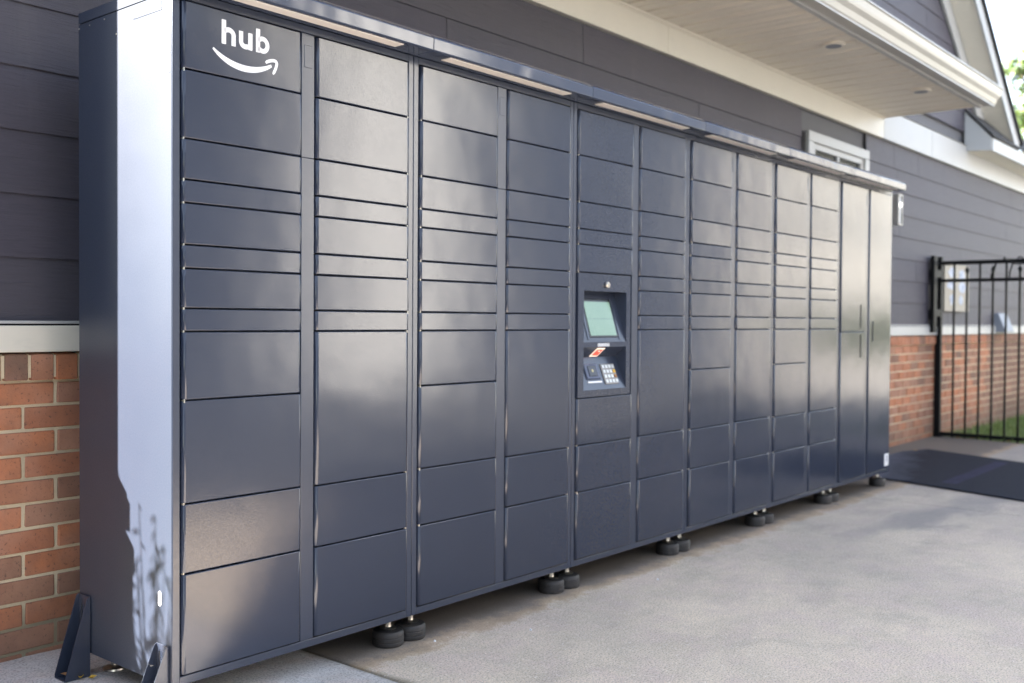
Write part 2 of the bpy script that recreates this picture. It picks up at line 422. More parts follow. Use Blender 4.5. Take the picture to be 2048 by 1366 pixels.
vis = [q for q in bricks if not hidden(q[1]) and q[2] > -.14 and q[1] < 13.2]
vis.sort(key=lambda q: (q[1] + 1.58) ** 2)
single, rest = vis[:300], vis[300:] + [q for q in bricks if hidden(q[1]) or q[1] >= 13.2]
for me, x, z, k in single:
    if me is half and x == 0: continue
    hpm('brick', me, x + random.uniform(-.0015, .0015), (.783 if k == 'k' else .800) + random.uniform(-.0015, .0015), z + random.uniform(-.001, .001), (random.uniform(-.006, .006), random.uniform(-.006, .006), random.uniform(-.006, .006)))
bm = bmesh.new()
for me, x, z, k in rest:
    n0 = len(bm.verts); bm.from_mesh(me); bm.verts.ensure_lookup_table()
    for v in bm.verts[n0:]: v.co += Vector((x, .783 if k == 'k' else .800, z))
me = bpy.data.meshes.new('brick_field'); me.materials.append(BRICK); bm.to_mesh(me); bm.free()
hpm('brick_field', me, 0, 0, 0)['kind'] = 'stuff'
# side return of the brick base (round the corner)
sb = MB()
for r_ in range(12):
    y = .81 + (0 if r_ % 2 else .11)
    while y < 8.8: sb.box(-.550, -.52, y, y + .204, .84 - bh * (r_ + .93), .84 - bh * (r_ + .07)); y += bl
o = hp('brick_return', sb, BRICK, bevel=0); o['kind'] = 'stuff'
# white sill band with thin flashing
for a, c_ in ((-.512, 3.2), (3.203, 6.85), (6.853, 10.5), (10.503, 14.1), (14.103, 17.9)):
    hp('sill_board', MB().box(a, c_, .772, .815, .937, 1.024), TRIM_WARM if a < 6 else TRIM, bevel=.003)
hp('flashing', MB().box(-.500, 17.9, .778, .815, 1.030, 1.040), TRIM, bevel=.001)
hp('sill_gap', MB().box(-.470, 17.9, .800, .83, 1.02, 1.034), DARK)
# siding boards
bh_s = .2075
butts = {0: [2.2, 9.6], 1: [3.9, 11.1], 2: [1.1, 8.6, 12.2], 3: [4.6, 10.0], 4: [2.6, 8.1, 13], 5: [5.2, 11.8], 6: [1.95, 4.35, 8.05, 12.5], 7: [3.05, 7.95, 8.62, 12.0]}
def board(x0, x1, z0, h, cut=None):
    if x1 - x0 < .05: return
    m_ = MB(); y0 = .797
    if cut is None: m_.prism([(y0, z0), (y0 + .0085, z0 + h + .018), (y0 + .018, z0 + h + .018), (y0 + .011, z0)], 0, x0, x1)
    else:
        n = len(m_.v); ze = z0 + h + .018
        m_.v += [(x0, y0, z0), (cut(z0), y0, z0), (cut(ze), y0 + .0085, ze), (x0, y0 + .0085, ze), (x0, y0 + .011, z0), (cut(z0), y0 + .011, z0), (cut(ze), y0 + .018, ze), (x0, y0 + .018, ze)]
        m_.f += [[0, 1, 2, 3], [7, 6, 5, 4], [0, 4, 5, 1], [1, 5, 6, 2], [2, 6, 7, 3], [3, 7, 4, 0]]
    hp('siding_board', m_, SIDING, bevel=.0012)
for k in range(8):
    z0 = 1.04 + bh_s * k; xs = [XE] + butts[k] + [17.9]
    for a, c_ in zip(xs[:-1], xs[1:]):
        a += .0018; c_ -= .0018
        # window opening between 5.93 and 7.25
        if 1.5 < z0 < 2.54 and a < 7.27 and c_ > 5.93:
            board(a, 5.93, z0, bh_s); board(7.26, c_, z0, bh_s)
        else: board(a, c_, z0, bh_s)
for k in range(15):
    z0 = 2.93 + bh_s * k
    xr = 9.055 - (z0 + .02 - 4.316) / .77
    xl = 7.6 - (xr - 7.6) + .2
    cutf = lambda z: 9.20 - (z - 4.316) / .77
    bt = [q for q in (7.0 + (k % 3) * .9,) if xl + .3 < q < xr - .3]
    if bt:
        board(xl, bt[0] - .002, z0, bh_s)
        if k < 1: board(bt[0] + .002, 17.9, z0, .02)
        else: board(bt[0] + .002, 0, z0, bh_s, cutf) if False else board(bt[0] + .002, 99, z0, bh_s, cutf)
    else: board(max(xl, 1), 99, z0, bh_s, cutf)
hp('corner_board', MB().box(XE - .02, XE + .07, .788, .80, 1.04, 2.9).box(XE - .02, XE, .80, .9, 1.04, 2.9), SIDING, bevel=.002)
hp('end_cladding', MB().box(XE - .008, XE + .01, .815, 9, .93, 3.2), SIDING)
# frieze
for a, c_ in ((-.43, 3.9), (3.902, 7.6)):
    hp('frieze_board', MB().box(a, c_, .770, .812, 2.717, 2.907), TRIM_WARM, bevel=.003)
hp('frieze_board', MB().box(7.603, 8.92, .770, .812, 2.717, 2.985), TRIM, bevel=.003)
hp('frieze_board', MB().box(8.923, 17.9, .770, .812, 2.717, 2.985), TRIM, bevel=.003)
hp('drip_cap', MB().prism([(.76, 2.987), (.795, 2.998), (.795, 2.987)], 0, 7.61, 10.1), TRIM)
# porch soffit: vinyl slats perpendicular to the wall
x = -.40; k = 0
slat = MB().prism([(0, .001), (.008, .020), (.030, .020), (.042, 0), (.106, 0), (.113, .008), (.121, 0), (.196, 0), (.1985, .004), (.1985, .022), (0, .022)], 1, 0, .79)
slm = slat.me('soffit_slat', VINYL)
while x < 7.45:
    hpm('soffit_slat', slm, x, 0., 2.908); x += .2; k += 1
hp('soffit_channel', MB().box(-.42, 7.6, .752, .770, 2.893, 2.907).box(-.42, 7.6, .762, .770, 2.885, 2.893), VINYL, bevel=.002)
hp('soffit_channel', MB().box(-.42, 7.6, -.022, -.002, 2.893, 2.915), VINYL, bevel=.003)
hp('soffit_channel', MB().box(7.575, 7.60, .0, .75, 2.896, 2.915), VINYL, bevel=.002)
for lx, ly in ((5.0, .165), (6.72, .16)):
    d = MB().cyl((lx, ly, 2.892), .075, .017, 32); me = hp('recessed_light', d, VINYL, smooth=True, bevel=.002)
    dd = MB().cyl((lx, ly, 2.8905), .052, .0012, 32).me('lamp_lens', GREY)
    link('lamp_lens', dd, me)
# fascia + K style gutter
hp('fascia_board', MB().box(-.42, 7.6, -.060, -.024, 2.885, 3.05), TRIM, bevel=.003)
gp = [(-.063, 2.895), (-.150, 2.895), (-.158, 2.903), (-.172, 2.935), (-.196, 2.958), (-.203, 2.975), (-.212, 3.012), (-.222, 3.016), (-.222, 3.026), (-.205, 3.026), (-.063, 3.028)]
hp('gutter', MB().prism(gp, 0, -.42, 7.62), GUT, bevel=.001)
hp('gutter', MB().prism([(-.128, 2.885), (-.150, 2.885), (-.150, 2.894), (-.128, 2.894)], 0, -.42, 7.62), GUT)
hp('porch_roof', MB().prism([(-.06, 3.03), (.8, 3.30), (.8, 3.36), (-.06, 3.06)], 0, -.42, 7.66), SHING)
hp('porch_roof_end', MB().prism([(-.06, 2.916), (.77, 2.916), (.77, 3.29), (-.06, 3.04)], 0, 7.585, 7.60), TRIM)
# gable rake: board on wall, vented soffit, fascia and roof
def rake(name, y0, y1, lo, hi, m, x0=7.6, x1=11.25):
    mb = MB(); mb.prism([(x0, zr(x0) + lo), (x1, zr(x1) + lo), (x1, zr(x1) + hi), (x0, zr(x0) + hi)], 1, y0, y1); return hp(name, mb, m, bevel=.002)
rake('rake_board', .770, .800, -.235, -.004, TRIM, 7.6, 10.75)
x = 7.65
while x < 11.05:
    mb = MB(); mb.prism([(x, zr(x) + .0), (x + .096, zr(x + .096) + .0), (x + .096, zr(x + .096) + .012), (x, zr(x) + .012)], 1, .571, .795); hp('rake_soffit_slat', mb, GREYV if False else VINYL); x += .1
rake('rake_channel', .553, .574, -.008, -.001, VINYL)
rake('rake_fascia', .530, .552, -.012, .185, TRIM)
rake('roof_slope', .500, 9.2, .187, .225, SHING, 7.6, 11.3)
mb = MB(); zl = lambda q: zr(7.6) - .78 * (7.6 - q)
mb.prism([(7.6, zr(7.6) + .187), (3.9, zl(3.9) + .187), (3.9, zl(3.9) + .225), (7.6, zr(7.6) + .225)], 1, .5, 9.2); hp('roof_slope', mb, SHING)
hp('main_roof', MB().prism([(.45, 3.18), (4.9, 5.6), (9.3, 3.18), (9.3, 3.12), (4.9, 5.5), (.45, 3.12)], 0, -.70, 4.4), SHING)
# pent eave on the right
hp('pent_end_board', MB().prism([(.80, 2.935), (.535, 2.915), (.52, 3.052), (.80, 3.36)], 0, 10.08, 10.10), TRIM, bevel=.002)
hp('pent_fascia', MB().box(10.102, 18, .512, .535, 2.912, 3.050), TRIM, bevel=.003)
hp('pent_soffit', MB().box(10.102, 18, .536, .768, 2.925, 2.935), VINYL)
hp('pent_roof', MB().prism([(.495, 3.052), (.82, 3.40), (.82, 3.42), (.495, 3.072)], 0, 10.06, 18), SHING)
# window above the lockers
win = hp('window', MB().box(5.99, 7.25, .765, .80, 2.475, 2.555).box(5.99, 6.085, .765, .80, 1.62, 2.474).box(7.155, 7.25, .765, .80, 1.62, 2.474).box(5.99, 7.25, .76, .80, 1.52, 1.62), TRIM, bevel=.003)
link('sash', MB().box(6.088, 7.152, .782, .808, 2.425, 2.473).box(6.088, 6.15, .782, .808, 1.62, 2.425).box(7.09, 7.152, .782, .808, 1.62, 2.425).box(6.15, 7.09, .782, .808, 1.62, 1.70).box(6.60, 6.64, .786, .806, 1.70, 2.425).me('sash', TRIM, bevel=.003), win)
link('pane', MB().box(6.14, 7.10, .803, .806, 1.65, 2.43).me('pane', GLASS), win)
link('blind', MB().box(6.15, 7.09, .812, .818, 1.8, 2.36).me('blind', BLIND), win)
hp('window_recess_shade', MB().box(5.935, 5.988, .797, .80, 1.52, 2.545), DARK)  # flat black strip standing in for the dark recess beside the casing
# exterior vent hood on the far wall
vt = hp('dryer_vent', MB().prism([(.80, 1.185), (.745, 1.18), (.665, .975), (.665, .955), (.80, .955)], 0, 11.32, 11.70), GREY, bevel=.006)

# ------------------------------------------------------------------ wall light, sign
wl = empty('wall_light', (7.92, .79, 1.95), 'small metal and glass wall light mounted on siding just right of the lockers', 'wall light')
def sub(root, name, mb, m, **k):
    o = mb.obj(name, m, root, **k); o.location = (-root.location.x, -root.location.y, -root.location.z); return o
sub(wl, 'backplate', MB().box(7.86, 7.98, .782, .798, 1.97, 2.24), simple('brushed_nickel', (.45, .43, .40), .35, 1), bevel=.004)
sub(wl, 'lantern_frame', MB().box(7.86, 7.868, .72, .78, 1.97, 2.23).box(7.962, 7.97, .72, .78, 1.97, 2.23).box(7.86, 7.97, .72, .78, 2.23, 2.24).box(7.86, 7.97, .72, .78, 1.96, 1.97), simple('lantern_metal', (.5, .48, .45), .4, .8), bevel=.001)
sub(wl, 'glass_shade', MB().box(7.875, 7.955, .73, .78, 1.975, 2.225), simple('frosted_glass', (.30, .31, .34), .3), bevel=.004)
sub(wl, 'bright_spot', MB().cyl((7.915, .729, 2.145), .022, -.012, 20, 1), simple('bright_spot_glow', (.9, .9, .9), .3, emit=(1, .95, .85), es=.2))  # small glowing disc for the bright spot on the fixture
sg = empty('wall_sign', (9.8, .79, 1.19), 'tan board with pale blue printed patches on the siding behind the gate', 'sign')
sub(sg, 'sign_board', MB().box(9.40, 10.20, .775, .795, 1.20, 1.67), SIGNM, bevel=.003)
sub(sg, 'sign_frame', MB().box(9.38, 10.22, .768, .774, 1.185, 1.205).box(9.38, 10.22, .768, .774, 1.665, 1.685).box(9.38, 9.40, .768, .774, 1.205, 1.665).box(10.20, 10.22, .768, .774, 1.205, 1.665), SIGNM, bevel=.001)
rs = random.Random(3)
for cx, cz, wx, wz in ((9.63, 1.595, .13, .055), (9.98, 1.575, .11, .06), (9.62, 1.455, .14, .05), (10.0, 1.45, .13, .06), (9.63, 1.31, .07, .055), (9.95, 1.31, .08, .05)):
    pts = []
    for i in range(14):
        a = 2 * math.pi * i / 14; q = rs.uniform(.72, 1.12); pts.append((cx + wx * q * math.cos(a), cz + wz * q * math.sin(a)))
    sub(sg, 'print_patch', MB().prism(pts, 1, .7725, .7745), INK)

# ------------------------------------------------------------------ gate
gate = empty('metal_gate', (9.2, .74, -.1), 'black metal picket gate standing open to the lawn right of the lockers', 'gate')
G = BLACK
def gb(name, mb, **k): return sub(gate, name, mb, G, **k)
gb('rail', MB().box(9.185, 9.215, -1.2, .745, 1.65, 1.69), bevel=.003)
gb('rail', MB().box(9.185, 9.215, -1.2, .745, 1.475, 1.508), bevel=.003)
gb('rail', MB().box(9.185, 9.215, -1.2, .745, -.09, -.052), bevel=.003)
y = .62; i = 0
while y > -1.15:
    top = 1.650 if i % 2 == 0 else 1.57
    mb = MB().box(9.191, 9.209, y - .009, y + .009, -.052, 1.475)
    mb.box(9.191, 9.209, y - .009, y + .009, 1.508, top)
    mb.box(9.191, 9.209, y - .009, y + .009, -.135, -.09)
    o = gb('picket', mb)
    if i % 2:
        f = MB().box(9.186, 9.214, y - .014, y + .014, 1.565, 1.575); n = len(f.v)
        f.v += [(9.182, y - .02, 1.59), (9.218, y - .02, 1.59), (9.218, y + .02, 1.59), (9.182, y + .02, 1.59), (9.2, y, 1.64), (9.195, y - .005, 1.57), (9.205, y - .005, 1.57), (9.205, y + .005, 1.57), (9.195, y + .005, 1.57)]
        f.f += [[n, n + 1, n + 4], [n + 1, n + 2, n + 4], [n + 2, n + 3, n + 4], [n + 3, n, n + 4], [n, n + 5, n + 6, n + 1], [n + 1, n + 6, n + 7, n + 2], [n + 2, n + 7, n + 8, n + 3], [n + 3, n + 8, n + 5, n]]
        link('finial', f.me('finial', G), o)
    y -= .1225; i += 1
gp_ = empty('gate_post', (9.2, .765, -.1), 'thick black square gate post standing against the brick corner', 'gate post')
sub(gp_, 'post', MB().box(9.17, 9.23, .738, .796, -.11, 1.735), G, bevel=.003)
sub(gp_, 'base_plate', MB().box(9.13, 9.27, .70, .798, -.112, -.098), G, bevel=.002)
wp_ = empty('wall_post', (9.0, .77, .96), 'shorter black upright fixed to the siding left of the main gate post', 'gate post')
sub(wp_, 'upright', MB().box(8.94, 9.04, .735, .775, .962, 1.735).box(8.985, 9.045, .768, .795, 1.1, 1.2).box(8.985, 9.045, .768, .795, 1.5, 1.6), G, bevel=.003)
for z in (1.135, 1.53): sub(wp_, 'hinge_arm', MB().box(9.042, 9.168, .738, .790, z - .01, z + .065), G, bevel=.003)
sub(wp_, 'hinge_arm', MB().box(9.047, 9.168, .750, .760, 1.655, 1.668), G)
cb = MB(); pts = []
for i in range(60):
    a = i / 59 * 4.2 * math.pi; q = .03 + .015 * math.sin(i * .3)
    pts.append((9.2 + .027 * math.cos(a) * 1.2, .17 - i * .0042 + .02 * math.sin(a * .5), 1.685 + .026 * math.sin(a)))
cb.tube(pts, .006, 6)
cb.tube([(9.175, .22, 1.66), (9.17, .235, 1.60), (9.172, .262, 1.54), (9.175, .268, 1.50)], .009, 6)
cb.tube([(9.175, .06, 1.67), (9.17, .075, 1.62), (9.172, .095, 1.56), (9.175, .10, 1.49)], .008, 6)
cb.tube([(9.2, .16, 1.69), (9.19, .05, 1.640), (9.19, -.06, 1.645), (9.2, -.14, 1.69)], .006, 6)
tag(link('cable', cb.me('cable', BLACK, smooth=True)), 'black cable looped round the top rail of the metal gate', 'cable')

# ------------------------------------------------------------------ floor mat
mm = MB().prism([(6.02, .42), (7.90, .40), (7.93, .46), (7.75, .60), (6.10, .62), (6.0, .48)][:0] or [(5.42, -1.4), (7.14, -1.4), (7.93, .45), (7.60, .57), (6.08, .57), (5.90, .06)], 2, -.0975, -.088)
tag(mm.obj('floor_mat', MATM, bevel=.002), 'dark blue-black mat lying on the concrete between the lockers and gate', 'mat')

# ------------------------------------------------------------------ LOCKERS
W = .9438; HT = 1.950
L0 = [1.757, 1.561, 1.445, 1.379, 1.260, 1.193, 1.079, 1.013]
low = {1: [.817, .521, .320], 2: [.517, .319], 3: [.817, .521, .319], 4: [.517, .319], 6: [.520, .319], 7: [.813, .515, .317], 8: [.519, .315], 9: [.813, .513, .312], 10: [.512, .312]}
ORD = ['leftmost', 'second', 'third', 'fourth', 'fifth', 'rightmost']
LABEL = ['leftmost dark grey locker cabinet bearing the white hub lettering and curved arrow',
         'second locker cabinet from the left, between the hub-marked one and the one with the touchscreen',
         'dark grey locker cabinet holding the recessed green touchscreen and keypad',
         'locker cabinet immediately right of the one with the touchscreen',
         'fifth locker cabinet, between the plain fourth one and the tall-doored one',
         'rightmost locker cabinet with tall full-height doors and black pull slots']
mesh_cache = {}
def rounded_door(w_, h_, ra=.0105, cap=.0026):
    def outline(d):
        o = [(w_ / 2, .012), (w_ / 2, -.011 + ra)]
        for i in range(1, 6): a = R(90 * i / 6); o.append((w_ / 2 - ra + ra * math.cos(a), -.011 + ra - ra * math.sin(a)))
        o.append((w_ / 2 - ra, -.011)); o.append((-w_ / 2 + ra, -.011))
        for i in range(5, 0, -1): a = R(90 * i / 6); o.append((-w_ / 2 + ra - ra * math.cos(a), -.011 + ra - ra * math.sin(a)))
        o += [(-w_ / 2, -.011 + ra), (-w_ / 2, .012)]
        sx = (w_ / 2 - d) / (w_ / 2)
        return [(x * sx, y + d * (1 if y < .01 else 0) * min(1, (.012 - y) / .02)) for x, y in o]
    rings = [(-h_ / 2, cap), (-h_ / 2 + cap * .35, cap * .35), (-h_ / 2 + cap, 0), (h_ / 2 - cap, 0), (h_ / 2 - cap * .35, cap * .35), (h_ / 2, cap)]
    v, f = [], []; k = 0
    for z, d in rings:
        q = outline(d); k = len(q); v += [(x, y, z) for x, y in q]
    for a in range(len(rings) - 1):
        for i in range(k): j = (i + 1) % k; f.append([a * k + i, (a + 1) * k + i, (a + 1) * k + j, a * k + j])
    f.append(list(range(k))); e = (len(rings) - 1) * k; f.append([e + i for i in range(k)][::-1])
    me = mesh('door', v, f, PAINT)
    bm = bmesh.new(); bm.from_mesh(me); bmesh.ops.recalc_face_normals(bm, faces=bm.faces)
    for q in bm.faces: q.smooth = max(abs(q.normal.x), abs(q.normal.y), abs(q.normal.z)) < .9995
    bm.to_mesh(me); bm.free(); return me
def door_mesh(w_, h_):
    key = (round(w_, 3), round(h_, 3))
    if key not in mesh_cache:
        mesh_cache[key] = rounded_door(w_, h_)
    return mesh_cache[key]
pin_mesh = MB().cyl((0, 0, -.006), .0026, .012, 10).box(-.004, .004, .001, .007, -.0025, .0025).me('hinge', PIN)
wheel = MB()
for (z, r) in ():
    pass
def lathe(prof, seg=28):
    s = MB(); k = len(prof)
    for i in range(seg):
        a = 2 * math.pi * i / seg
        for r, z in prof: s.v.append((r * math.cos(a), r * math.sin(a), z))
    for i in range(seg):
        j = (i + 1) % seg
        for q in range(k - 1): s.f.append([i * k + q, j * k + q, j * k + q + 1, i * k + q + 1])
    return s
puck = lathe([(0, -.1), (.052, -.1), (.056, -.095), (.0565, -.086), (.055, -.084), (.0565, -.082), (.0565, -.070), (.055, -.068), (.0565, -.066), (.056, -.055), (.051, -.0475), (.038, -.0465), (0, -.0465)]).me('foot', RUBBER, smooth=True)
disc = lathe([(0, -.0425), (.029, -.0425), (.030, -.040), (.022, -.036), (0, -.036)]).me('washer', STEEL, smooth=True)
bolt = MB().cyl((0, 0, -.036), .0105, .022, 6).cyl((0, 0, -.016), .006, .020, 10).me('bolt', STEEL)
smalldisc = lathe([(0, 0), (.034, 0), (.033, .006), (.014, .012), (0, .013)]).me('foot', STEEL, smooth=True)

cabs = []
for k in range(6):
    x0 = k * W; c = empty('locker_cabinet', (x0 + W / 2, .26, -.1), LABEL[k], 'parcel locker', 'parcel locker cabinets bolted side by side')
    cabs.append(c)
    ox = -(x0 + W / 2)
    def P(name, mb, m, **kw):
        o = mb.obj(name, m, c, **kw); o.location = (ox, -.26, .1); return o
    e = .0008
    # carcass (dark behind the doors) and side/top/back sheets
    if k == 2: P('carcass', MB().box(x0 + .004, x0 + W - .004, .10, .528, .003, 1.972).box(x0 + .450, x0 + W - .004, .016, .099, .003, 1.972).box(x0 + .004, x0 + .449, .016, .099, .003, .72).box(x0 + .004, x0 + .449, .016, .099, 1.26, 1.972), DARK)
    else: P('carcass', MB().box(x0 + .004, x0 + W - .004, .016, .528, .003, 1.972), DARK)
    if k == 0: P('side_panel', MB().box(x0, x0 + .0035, .0015, .531, 0, 1.968), SIDEP, bevel=.0008)
    else: P('side_panel', MB().box(x0 + e, x0 + .0035, .0015, .531, 0, 1.968), FRAME)
    P('side_panel', MB().box(x0 + W - .0035, x0 + W - e, .0015, .531, 0, 1.968), FRAME)
    P('back_panel', MB().box(x0 + e, x0 + W - e, .529, .532, 0, 1.968), FRAME)
    P('bottom_panel', MB().box(x0 + .004, x0 + W - .004, .01, .528, 0, .003), FRAME)
    # face frame
    st = MB().box(x0 + e, x0 + .0245, -.002, .014, 0, 1.978).box(x0 + W - .0245, x0 + W - e, -.002, .014, 0, 1.978)
    P('stile', MB().box(x0 + e, x0 + .0245, -.002, .014, .0, 1.978), FRAME, bevel=.002, seg=2, smooth=True)
    P('stile', MB().box(x0 + W - .0245, x0 + W - e, -.002, .014, .0, 1.978), FRAME, bevel=.002, seg=2, smooth=True)
    P('bottom_rail', MB().box(x0 + .0247, x0 + W - .0247, -.002, .014, .0, .0255), FRAME, bevel=.002, seg=2, smooth=True)
    P('top_rail', MB().box(x0 + .0247, x0 + W - .0247, -.002, .014, 1.9535, 1.978), FRAME, bevel=.002, seg=2, smooth=True)
    # centre strip in two lengths with a pressed tab
    P('centre_strip', MB().box(x0 + .4515, x0 + .5025, -.0035, .012, .0265, 1.5605), FRAME, bevel=.0015, seg=2, smooth=True)
    P('centre_strip', MB().box(x0 + .4515, x0 + .5025, -.0035, .012, 1.5612, 1.952), FRAME, bevel=.0015, seg=2, smooth=True)
    P('tab_cover', MB().box(x0 + .4615, x0 + .4925, -.0050, -.003, 1.845, 1.915), FRAME, bevel=.001)
    # doors
    for h in (0, 1):
        n = 2 * k + h + 1
        dx0 = x0 + (.0275 if h == 0 else .5050); dx1 = x0 + (.449 if h == 0 else .9163)
        if n == 11: zs = [HT, .994, .0285]
        elif n == 12: zs = [HT, .0285]
        elif n == 5: zs = [HT, 1.757, 1.561, 1.445, 1.379, 1.260, 'S', .720, .518, .318, .0285]
        else: zs = [HT] + L0 + low[n] + [.0285]
        prev = zs[0]
        for q in range(1, len(zs)):
            zz = zs[q]
            if zz == 'S': prev = .720; continue
            if n == 5 and zz == .720: continue
            t_, b_ = prev - .0019, zz + .0019
            me = door_mesh(dx1 - dx0, t_ - b_); jt = 1 if n < 11 else 0
            d = link('door', me, c, ((dx0 + dx1) / 2 + ox, -.26, (t_ + b_) / 2 + .1), (R(random.gauss(0, .22)) * jt, 0, R(random.gauss(0, .32)) * (jt if jt < 1 else 1)))
            if n < 11 and q < len(zs) - 1:
                sx = -1 if h == 0 else 1
                link('hinge', pin_mesh, d, (sx * ((dx1 - dx0) / 2 - .006), -.006, -(t_ - b_) / 2 - .0025))
            if n == 1 and q == 1: logo_door = (d, (dx0 + dx1) / 2, (t_ + b_) / 2)
            if n >= 11:
                hz = {(11, 1): (1.022, 1.172), (11, 2): (.823, .972), (12, 1): (.927, 1.063)}[(n, q)]
                hx = 5.080 if n == 11 else 5.296
                s_ = MB().box(hx - .010, hx + .010, -.0125, -.0095, hz[0], hz[1])
                o = link('pull_slot', s_.me('pull_slot', BLACK, bevel=.001), d, (-(dx0 + dx1) / 2, 0, -(t_ + b_) / 2))
            prev = zz
    # awning segment
    ap = [(.0, 1.979), (-.094, 1.979), (-.100, 1.983), (-.101, 2.021), (-.098, 2.027), (-.078, 2.042), (-.06, 2.045), (.15, 2.05), (.15, 2.035), (0, 2.03)]
    xe = x0 + W - .0012 if k < 5 else x0 + W - .015
    aw = P('awning', MB().prism(ap, 0, x0 + .0012 + (0 if k else -.0012), xe), AWN, bevel=.0012, seg=2, smooth=True)
    ln = MB().box(x0 + .10, x0 + W - .125, -.083, -.038, 1.9765, 1.9795)
    link('light_panel', ln.me('light_panel', LENS, bevel=.0008), aw)
    P('top_panel', MB().box(x0 + e, xe, .0005, .531, 1.9695 if False else 1.9795, 2.004), FRAME)
    P('cap_edge', MB().box(x0 + (.000 if k == 0 else .001), x0 + .003, .001, .531, 1.9712, 2.004) if k == 0 else MB().box(x0 + .001, x0 + .003, .15, .531, 1.9712, 1.979), SIDEP)
    # feet
    for fx in (.055, W - .054):
        for fy in (.060, .470):
            zf = .0 if k or fx > .5 else .028
            if k == 0 and fx < .5 and fy > .4:
                f = link('foot', smalldisc, c, (x0 + .085 + ox, .475 - .26, -.0725 + .1)); f['label'] = 'bare steel levelling disc without rubber sleeve'
                link('bolt', MB().cyl((0, 0, .012), .0085, .040, 6).cyl((0, 0, .05), .005, .025, 8).me('bolt', STEEL), f); continue
            f = link('foot', puck, c, (x0 + fx + ox, fy - .26, .1)); link('washer', disc, f); link('bolt', bolt, f)
c0, c2, c5 = cabs[0], cabs[2], cabs[5]
def onto(c, name, mb, m, **kw):
    o = mb.obj(name, m, c, **kw); o.location = (-c.location.x, -c.location.y, .1); return o
# overlapping sheet and rivets near the top of the side panel
onto(c0, 'side_lap', MB().box(-.0012, -.0002, .05, .20, 1.925, 1.955), SIDEP, bevel=.0004)
for y, z in ((.055, 1.935), (.10, 1.945), (.205, 1.93), (.30, 1.90), (.46, 1.955), (.525, 1.955), (.37, 1.957), (.012, 1.80), (.012, 1.745)):
    onto(c0, 'rivet', MB().cyl((-.0018, y, z), .0026, .0025, 10, 0), STEEL)
hole = []
for i in range(20):
    a = 2 * math.pi * i / 20; hole.append((.062 + .0085 * math.cos(a), .245 + .0085 * math.sin(a) + (.013 if math.sin(a) > 0 else -.013)))
onto(c0, 'hole_cap', MB().prism(hole, 0, -.0015, .0005), WHITE)

# ---- printed lettering and arrow on the first door (flat vinyl, 0.4 mm)
d, dx, dz = logo_door
def decal(pts_list, name):
    mb = MB()
    for pts in pts_list:
        n = len(mb.v); kk = len(pts)
        mb.v += [(px - dx - .0035, -.0116, pz - dz - .001) for px, pz in pts] + [(px - dx - .0035, -.0108, pz - dz - .001) for px, pz in pts]
        mb.f.append(list(range(n, n + kk))); mb.f.append(list(range(n + kk, n + 2 * kk))[::-1])
        for i in range(kk): j = (i + 1) % kk; mb.f.append([n + i, n + kk + i, n + kk + j, n + j])
    me = mb.me(name, WHITE); return link(name, me, d)
def stroke(path, wd):
    """thick polyline -> list of quads as one outline"""
    L, Rr = [], []
    for i, p in enumerate(path):
        a = Vector(path[max(i - 1, 0)]); b_ = Vector(path[min(i + 1, len(path) - 1)]); t_ = (b_ - a).normalized(); n_ = Vector((-t_.y, t_.x))
        ww = (wd[i] if isinstance(wd, list) else wd) / 2
        L.append(tuple(Vector(p) + n_ * ww)); Rr.append(tuple(Vector(p) - n_ * ww))
    return L + Rr[::-1]
def bez(p0, p1, p2, p3, n=24):
    o = []
    for i in range(n + 1):
        t_ = i / n; s_ = 1 - t_
        o.append(tuple(s_ ** 3 * p0[j] + 3 * s_ * s_ * t_ * p1[j] + 3 * s_ * t_ * t_ * p2[j] + t_ ** 3 * p3[j] for j in (0, 1)))
    return o
def rrect(xa, xb, za, zb, r=.0022):
    o = []
    for cx, cz, a0 in ((xb - r, zb - r, 0), (xa + r, zb - r, 90), (xa + r, za + r, 180), (xb - r, za + r, 270)):
        for i in range(4): a = R(a0 + i * 30); o.append((cx + r * math.cos(a), cz + r * math.sin(a)))
    return o
bz, sw = 1.8535, .0150                      # baseline, stroke
def arc(cx, cz, rx, rz, a0, a1, n=16): return [(cx + rx * math.cos(R(a0 + (a1 - a0) * i / n)), cz + rz * math.sin(R(a0 + (a1 - a0) * i / n))) for i in range(n + 1)]
h0 = .1575
decal([rrect(h0, h0 + sw, bz, bz + .0705)], 'letter')
decal([stroke([(h0 + sw * .55, bz + .0405)] + arc(h0 + .0245, bz + .0300, .0165, .0140, 130, 0, 12) + [(h0 + .0410, bz + .012), (h0 + .0410, bz)], sw * .97)], 'letter')
u0_ = .2170
decal([stroke([(u0_ + sw / 2, bz + .0505), (u0_ + sw / 2, bz + .022)] + arc(u0_ + .0235, bz + .0195, .0157, .0125, 180, 310, 12), sw * .97)], 'letter')
decal([rrect(u0_ + .0330, u0_ + .0330 + sw, bz, bz + .0505)], 'letter')
b0 = .2775
decal([rrect(b0, b0 + sw, bz, bz + .0705)], 'letter')
decal([stroke([(b0 + sw * .55, bz + .0395)] + arc(b0 + .0245, bz + .0252, .0175, .0185, 125, -125, 22) + [(b0 + sw * .55, bz + .0115)], sw * .92)], 'letter')
cl = bez((.1285, 1.8345), (.178, 1.7935), (.262, 1.778), (.3345, 1.8225), 30)
decal([stroke(cl, [.0045 + .0125 * math.sin(math.pi * min(1, (i / 30) * .98 + .02)) ** .8 + .0035 * (i / 30) for i in range(31)])], 'curved_arrow')
